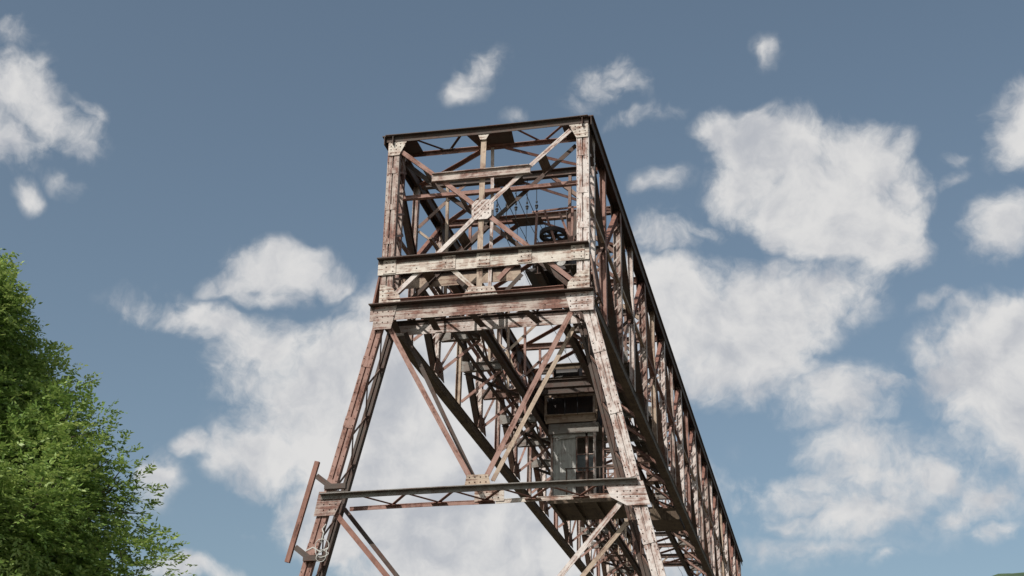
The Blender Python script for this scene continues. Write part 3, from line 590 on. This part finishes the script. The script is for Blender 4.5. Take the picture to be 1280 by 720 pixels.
# trolley conductor wires on insulators
for i, x in enumerate((-.35, -.05, .25, .6, .9)):
    ym = np.arange(1.2, LEN - 1, PAN / 2)
    mb = MB(); pts = []
    for y in ym:
        for q in range(4): pts.append((x, y + q * PAN / 8, 21.15 - .06 * math.sin(math.pi * q / 4)))
    mb.tube(pts, .012, 4); cw = P('conductor_wire', mb, ['wire'])
for k in range(1, 8):
    y = k * PAN / 2
    for i, x in enumerate((-.35, -.05, .25, .6, .9)):
        mb = MB(); mb.tube([(x, y, ZT - .22), (x, y, 21.7)], .012, 5); mb.disc((x, y, 21.6), Z, .03, .07, 10); mb.disc((x, y, 21.5), Z, .055, .04, 10, 0, .04); mb.disc((x, y, 21.42), Z, .04, .06, 10); mb.tube([(x, y, 21.4), (x, y, 21.15)], .012, 5)
        P('insulator', mb, ['wire'])
# guard bar on the left leg, held on two arms
mb = MB(); mb.bar((-4.47, -.12, 12.75), (-5.11, -.12, 10.02), Y, [(0, 0, .13, .1)]); gb = P('guard_bar', mb, 'red')
for (za, zb) in ((12.35, 12.05), (10.42, 10.12)):
    xb = -(3.02 + (16.6 - zb) * .2345); mb = MB(); mb.bar((xb - .38, -.1, za), (xb + .02, -.1, zb), Y, [(0, 0, .15, .08)]); mb.bar((xb - .12, -.12, zb - .02), (xb + .48, -.12, zb - .02), Z, [(0, 0, .12, .14)])
    P('guard_arm', mb, 'dark', gb)

# ------------------------------------------------------------------ rope slung on the left leg
mb = MB(); c = Vector((-4.28, -.16, 10.25)); pts = []
for i in range(41):
    t = i / 40 * 4 * math.pi
    pts.append(c + Vector(((.16 + .05 * math.sin(.5 * t)) * math.cos(t) + .04 * math.sin(2.3 * t) + .14, -.05 + .03 * math.sin(3 * t), (.2 + .06 * math.cos(.5 * t)) * math.sin(t) + .09 * math.sin(.5 * t + .6))))
mb.tube(pts, .012, 6)
mb.tube([c + Vector((.1, -.02, .25)), c + Vector((.16, -.04, .5)), c + Vector((.1, .0, .62)), c + Vector((.2, 0, .75))], .02, 6)
mb.tube([c + Vector((-.3, 0, .05)), c + Vector((-.1, -.06, .12)), c + Vector((.1, -.03, .0)), c + Vector((.3, 0, .1))], .022, 6)
rope = mb.build('rope', ['rope']); tag(rope, 'loop of white rope tied round the reddish left leg of the gantry', 'rope')

# ------------------------------------------------------------------ trolley with the driver's cab
tr = tag(empty('crane_trolley', (0, 14.5, 18.8)), 'dark crane trolley running on rails inside the bridge with grey driver cab slung below', 'crane trolley')
def T(name, mb, mat, par=None):
    o = mb.build(name, mat, par or tr)
    if (par or tr) is tr: o.location = -Vector(tr.location)
    return o
ty0, ty1 = 12.6, 17.6
mb = MB()
for sx in (-1, 1): mb.bar((1.32 * sx, ty0, 19.25), (1.32 * sx, ty1, 19.25), Z, SI(.26, .42, .025))
for y in (ty0 + .1, 13.4, 15.2, ty1 - .1): mb.bar((-1.3, y, 19.3), (1.3, y, 19.3), Z, SI(.2, .3, .02))
T('trolley_frame', mb, 'dark')
for sx in (-1, 1):
    for y in (ty0 + .6, ty1 - .6):
        mb = MB(); mb.disc((1.32 * sx - .06, y, 19.0), X, .235, .12, 24); mb.disc((1.32 * sx - sx * .09 - .015, y, 19.0), X, .28, .03, 24); T('wheel', mb, ['black', 'rivet'])
mb = MB()                                                     # open box frame in front of the machinery
x0, x1, z0, z1, yf = -1.04, .86, 18.32, 19.25, 13.9
for z, h in ((z1, .07),): mb.bar((x0, yf, z), (x1, yf, z), Z, [(0, 0, .1, h)])
mb.bar((x0, yf, z0 + .02), (x1, yf, z0 + .02), Z, [(0, 0, .1, .26), (.09, .14, .2, .02)])
for x in (x0, x1): mb.bar((x, yf, z0), (x, yf, z1), Y, [(0, 0, .08, .1)])
T('box_frame', mb, 'tan')
mb = MB(); mb.box((-.09, 15.3, 18.85), (1.8, 2.4, .8)); T('machinery_housing', mb, 'black')
mb = MB(); mb.box((-.1, 15.4, 19.85), (1.5, 2.0, .9)); mb.prism([(-.95, 14.3, 20.3), (.75, 14.3, 20.3), (.75, 15.4, 20.75), (-.95, 15.4, 20.75)], (0, -.38, .92), .03); mb.prism([(-.95, 16.5, 20.3), (.75, 16.5, 20.3), (.75, 15.4, 20.76), (-.95, 15.4, 20.76)], (0, .38, .92), .03); T('winch_house', mb, 'brown')
mb = MB(); mb.bar((-1.05, 13.4, 19.75), (.9, 13.4, 19.75), Z, [(0, 0, .3, .03), (0, -.1, .03, .2)]); mb.bar((-1.05, 13.0, 20.15), (.9, 13.0, 20.15), Z, [(0, 0, .2, .03), (0, -.1, .03, .16)]); T('trolley_strut', mb, 'olive')
mb = MB(); mb.disc((-.6, 13.6, 19.95), X, .28, .9, 24); mb.disc((-.62, 13.6, 19.95), X, .38, .04, 24); mb.disc((.3, 13.6, 19.95), X, .38, .04, 24); T('cable_drum', mb, 'black')
mb = MB(); mb.prism([(-.85, 13.3, 19.5), (-.35, 13.3, 19.6), (-.3, 13.35, 19.85), (-.75, 13.35, 19.8)], (0, -1, .2), .03); T('cover_plate', mb, 'pale')
# cab
cx0, cx1, cy0, cy1, cz0, cz1 = -.82, .84, 14.0, 15.9, 15.3, 18.15
mb = MB(); t = .05
mb.box(((cx0 + cx1) / 2, (cy0 + cy1) / 2, cz1 - .04), (cx1 - cx0 + .2, cy1 - cy0 + .3, .08)); fl_ = MB(); fl_.box(((cx0 + cx1) / 2, (cy0 + cy1) / 2, cz0 + .03), (cx1 - cx0, cy1 - cy0, .06))
mb.bar((cx0 - .1, cy0 - .13, cz1 - .22), (cx1 + .1, cy0 - .13, cz1 - .22), Z, [(0, 0, .03, .3)])
cab = T('cab', mb, 'grey')
def C(name, mb, mat): return mb.build(name, mat, cab)
C('cab_floor', fl_, 'grey')
mb = MB(); px1 = .06
nr = 14
for i in range(nr):                                      # ribbed sheet on the left of the front
    x = cx0 + .06 + (px1 - cx0 - .06) * (i + .5) / nr; mb.bar((x, cy0 + (.012 if i % 2 else 0), cz0 + .06), (x, cy0 + (.012 if i % 2 else 0), cz1 - .38), Y, [(0, 0, (px1 - cx0) / nr + .002, .02)])
C('front_panel', mb, 'cabgrey')
for x, y in ((cx0, cy0 - .01), (.48, cy0 - .01), (cx0, cy1), (cx1, cy1)):
    mb = MB(); mb.bar((x, y, cz0), (x, y, cz1 - .1), Y, [(0, 0, .08, .08)]); C('corner_post', mb, 'mottled')
mb = MB(); mb.bar((cx1 - .06, cy0 - .08, 15.3), (cx1 - .06, cy0 - .08, 19.3), Y, [(0, 0, .09, .07)]); C('corner_post', mb, 'pale')
mb = MB(); mb.bar((cx0, cy0 - .02, cz1 - .42), (cx1, cy0 - .02, cz1 - .42), Z, [(0, 0, .06, .12)]); mb.bar((cx0 + .25, cy0 - .05, cz1 - .5), (.05, cy0 - .05, cz1 - .45), Z, [(0, 0, .03, .14)]); C('window_header', mb, 'cabgrey')
mb = MB(); mb.box(((cx0 + cx1) / 2, cy1, (cz0 + cz1) / 2), (cx1 - cx0, .04, cz1 - cz0 - .1)); mb.box((cx0 + .0, (cy0 + cy1) / 2, 16.1), (.04, cy1 - cy0 - .1, 1.5)); C('wall_panel', mb, 'grey')
mb = MB(); mb.box((cx0, (cy0 + cy1) / 2, 17.3), (.02, cy1 - cy0 - .2, .85)); C('window', mb, ['glass', 'rivet'])
mb = MB(); mb.box((.3, 14.7, 15.85), (.5, .5, 1.0)); mb.box((.3, 14.45, 16.5), (.34, .06, .5)); mb.box((-.3, 15.0, 15.9), (.5, .4, .9)); C('control_desk', mb, 'brown')
for (xa, xb) in ((.1, .45), (.52, .76)):
    fr = MB()
    for x in (xa, xb): fr.bar((x, cy0 + .02, 16.35), (x, cy0 + .02, 17.65), Y, [(0, 0, .035, .04)])
    for z in (16.35, 17.0, 17.65): fr.bar((xa + .018, cy0 + .02, z), (xb - .018, cy0 + .02, z), Z, [(0, 0, .036, .035)])
    w_ = C('window', fr, 'mottled')
    g_ = MB(); g_.box(((xa + xb) / 2, cy0 + .03, 16.68), (xb - xa - .04, .008, .6)); gp = g_.build('pane', ['glass', 'rivet'], cab)
lo = MB(); lo.box((.44, cy0 + .02, 15.8), (.7, .03, .95)); C('lower_panel', lo, 'dark')
# cab platform with railing
mb = MB(); mb.box((.55, 14.5, 15.12), (2.6, 3.0, .1))
for x in (-.65, .1, .9, 1.75): mb.bar((x, 13.05, 15.0), (x, 15.95, 15.0), Z, SI(.12, .16, .014))
mb.bar((-.75, 13.02, 15.05), (1.85, 13.02, 15.05), Z, [(0, 0, .03, .26)]); T('platform', mb, 'olive')
mb = MB()
for x in (-.1, .5, 1.1, 1.8): mb.bar((x, 13.08, 15.15), (x, 13.08, 16.2), Y, [(0, 0, .045, .045)])
mb.tube([(-.15, 13.08, 16.2), (.6, 13.08, 16.19), (1.8, 13.08, 16.22), (1.8, 15.9, 16.2)], .025); mb.tube([(-.1, 13.08, 15.7), (1.8, 13.08, 15.68), (1.8, 15.9, 15.7)], .02); T('railing', mb, 'dark')
mb = MB(); mb.box((1.35, 15.0, 15.75), (.6, .5, 1.1)); mb.box((1.45, 14.3, 15.45), (.4, .35, .5)); T('electrical_cabinet', mb, 'grey')
for x, y in ((1.75, 13.2), (1.75, 15.8), (-.75, 15.8)):
    mb = MB(); mb.bar((x, y, 15.1), (x * .72, y, 19.2), Y, SL(.1, .1)); T('hanger', mb, 'brown')
mb = MB()
for z in np.arange(15.3, 18.8, .3): mb.bar((1.1, 13.9, z), (1.5, 13.9, z), Z, [(0, 0, .03, .03)])
for x in (1.1, 1.5): mb.bar((x, 13.9, 15.1), (x, 13.9, 19.1), Y, [(0, 0, .05, .03)])
T('ladder', mb, 'brown')
mb = MB()
for (x, y) in ((-.25, 13.6), (.2, 13.6)): mb.tube([(x, y, 19.8), (x * 1.05, y, 18.4)], .014, 5)
T('hoist_rope', mb, ['wire'])

# crane rails on the ground
for i, y in enumerate((D / 2, LEN - D / 2)):
    mb = MB(); mb.bar((-60, y, .02), (60, y, .02), Z, [(0, 0, .14, .02), (0, .01, .03, .06), (0, .03, .07, .03)]); o = mb.build('rail_track', 'brown'); tag(o, ('crane rail on the ground under the near portal', 'crane rail on the ground under the far portal')[i], 'rail')

# ------------------------------------------------------------------ the tree on the left
def leaf_material():
    m, t, b, o = new_mat('ash_leaves'); N_ = t.nodes; Lk = t.links
    g = N_.new('ShaderNodeNewGeometry'); uv = N_.new('ShaderNodeTexCoord')
    n1 = N_.new('ShaderNodeTexNoise'); n1.inputs['Scale'].default_value = .9; n1.inputs['Detail'].default_value = 4; Lk.new(g.outputs['Position'], n1.inputs['Vector'])
    wn = N_.new('ShaderNodeTexWhiteNoise'); wn.noise_dimensions = '2D'; Lk.new(uv.outputs['UV'], wn.inputs['Vector'])
    ad = N_.new('ShaderNodeMath'); ad.operation = 'MULTIPLY_ADD'; ad.inputs[1].default_value = .5; Lk.new(wn.outputs['Value'], ad.inputs[0]); Lk.new(n1.outputs['Fac'], ad.inputs[2])
    cr = N_.new('ShaderNodeValToRGB'); e = cr.color_ramp.elements
    e[0].position = .38; e[0].color = (.075, .135, .025, 1); e[1].position = 1.0; e[1].color = (.37, .46, .14, 1)
    q = cr.color_ramp.elements.new(.7); q.color = (.17, .28, .06, 1); Lk.new(ad.outputs[0], cr.inputs[0])
    Lk.new(cr.outputs[0], b.inputs['Base Color']); b.inputs['Roughness'].default_value = .48; b.inputs['Specular IOR Level'].default_value = .35
    tr_ = N_.new('ShaderNodeBsdfTranslucent'); hs = N_.new('ShaderNodeHueSaturation'); hs.inputs['Value'].default_value = 1.5; hs.inputs['Hue'].default_value = .485; Lk.new(cr.outputs[0], hs.inputs['Color']); Lk.new(hs.outputs[0], tr_.inputs[0])
    mxs = N_.new('ShaderNodeMixShader'); mxs.inputs[0].default_value = .3; Lk.new(b.outputs[0], mxs.inputs[1]); Lk.new(tr_.outputs[0], mxs.inputs[2]); Lk.new(mxs.outputs[0], o.inputs[0])
    return m
M['leaf'] = leaf_material()
M['bark'] = steel('bark', (0.12, 0.095, 0.07), (0.05, 0.04, 0.03), 0.5, 0.95)
M['twig'] = steel('green_twig', (0.09, 0.085, 0.045), (0.06, 0.05, 0.03), 0.5, 0.9)
def make_tree(name, base, H, crown_c, crown_r, n_lobes, n_sprays, seed, label):
    rng = np.random.default_rng(seed); base = Vector(base)
    root = tag(empty(name, base), label, 'tree')
    bx, by, bz = base
    # lobes of the crown: boughs spread through an uneven, tapering outline
    lobes = []; PZ = [1.5, 4.0, 6.1, 7.9, 9.5, 10.8, 11.8, 13.0]; PR = [4.8, 6.6, 6.6, 5.85, 4.85, 3.85, 2.75, .5]
    while len(lobes) < n_lobes:
        z = rng.uniform(2.2, 12.7); Rz = np.interp(z, PZ, PR)
        if rng.uniform(0, 6.6) ** 2 > Rz * Rz * rng.uniform(.6, 1.4): continue
        lr = rng.uniform(.7, 1.35) * (.55 + .45 * Rz / 6.5); a = rng.uniform(0, 2 * math.pi); q = max(0, Rz * rng.uniform(.92, 1.02) - lr) * (rng.uniform(.25, 1) ** .35)
        lobes.append((np.array([crown_c[0] + q * math.cos(a), crown_c[1] + q * math.sin(a) * .85, z]), lr))
    # trunk and limbs
    tm = MB(); tp = [Vector((bx, by, bz - .3)), Vector((bx + .05, by, bz + H * .15)), Vector((bx - .08, by + .1, bz + H * .32)), Vector((crown_c[0], crown_c[1], 7.0)), Vector((crown_c[0] + .2, crown_c[1], 11.5))]
    tm.tube(tp, [.36, .3, .25, .14, .04], 12); o = tm.build('trunk', ['bark'], root, True); o.location = -base
    lm = MB()
    for (c, r) in lobes:
        k = rng.uniform(.0, 1); z0 = bz + H * (.25 + .35 * k); s0 = Vector((bx, by, z0)); e = Vector(c); mid = s0.lerp(e, .5) + Vector((0, 0, -.25))
        lm.tube([s0, mid, e], [.10, .06, .02], 6)
        for q in range(6):
            d = Vector(rng.normal(size=3)).normalized() * r * .9; lm.tube([e.lerp(mid, rng.uniform(0, .5)), e + d * .5 + Vector((0, 0, -.05)), e + d], [.025, .015, .006], 4)
    o = lm.build('limb', ['bark'], root, True); o.location = -base
    # sprays of pinnate leaves
    C_ = np.array([l[0] for l in lobes]); Rr = np.array([l[1] for l in lobes])
    V = []; 
    pick = rng.integers(0, len(lobes), n_sprays)
    d = rng.normal(size=(n_sprays, 3)); d /= np.linalg.norm(d, axis=1)[:, None]
    rad = Rr[pick] * (rng.uniform(.15, 1.0, n_sprays) ** .5) * (1 + .12 * rng.normal(size=n_sprays).clip(-1, 1.3) * (rng.uniform(size=n_sprays) < .3))
    org = C_[pick] + d * rad[:, None]
    # spray direction: outward and slightly up, then drooping
    out = d + .35 * rng.normal(size=d.shape) + np.array([0, 0, .25]); out /= np.linalg.norm(out, axis=1)[:, None]
    NL = 11
    verts = []; uvs = []
    up0 = np.array([0, 0, 1.0])
    side = np.cross(out, up0); side /= (np.linalg.norm(side, axis=1)[:, None] + 1e-6)
    nrm = np.cross(side, out)
    spL = rng.uniform(.2, .36, n_sprays)
    rnd = rng.uniform(0, 100, n_sprays)
    for i in range(NL):
        if i == NL - 1: t = 1.0; sgn = 0
        else: t = .25 + .7 * (i // 2) / 5; sgn = 1 if i % 2 else -1
        p0 = org + out * (spL * t)[:, None] - np.array([0, 0, 1.0]) * (spL * t * t * .35)[:, None]
        ld = out * (.45 if sgn else 1) + side * (sgn * .9) + .25 * rng.normal(size=out.shape) - np.array([0, 0, .22]); ld /= np.linalg.norm(ld, axis=1)[:, None]
        ls = rng.uniform(.06, .115, n_sprays)[:, None]; lw = ls * rng.uniform(.17, .26, n_sprays)[:, None]
        ln = nrm + .45 * rng.normal(size=nrm.shape); ws = np.cross(ld, ln); ws /= np.linalg.norm(ws, axis=1)[:, None]
        q = np.stack([p0, p0 + ld * ls * .45 + ws * lw, p0 + ld * ls, p0 + ld * ls * .45 - ws * lw], axis=1)
        verts.append(q); r_ = np.stack([rnd + i * .13, rnd * 1.7], axis=1); uvs.append(np.repeat(r_[:, None, :], 4, axis=1))
    Vv = np.concatenate(verts).reshape(-1, 3) - np.array(base); n = len(Vv); nf = n // 4
    U_ = np.concatenate(uvs).reshape(-1, 2)
    me = bpy.data.meshes.new('crown'); me.vertices.add(n); me.vertices.foreach_set('co', Vv.astype(np.float32).ravel())
    me.loops.add(n); me.loops.foreach_set('vertex_index', np.arange(n, dtype=np.int32)); me.polygons.add(nf)
    me.polygons.foreach_set('loop_start', np.arange(0, n, 4, dtype=np.int32)); me.polygons.foreach_set('loop_total', np.full(nf, 4, dtype=np.int32))
    me.update(); ul = me.uv_layers.new(name='UVMap'); ul.data.foreach_set('uv', U_.astype(np.float32).ravel()); me.materials.append(M['leaf']); me.validate()
    o = bpy.data.objects.new('crown', me); COL.objects.link(o); o.parent = root
    return root
make_tree('ash_tree', (-7.6, -15.0, 0), 12, (-7.6, -15.0, 5.6), (6.2, 5.2, 6.5), 430, 160000, 11, 'dense green leafy tree with feathery leaves at the left edge, beside the gantry')
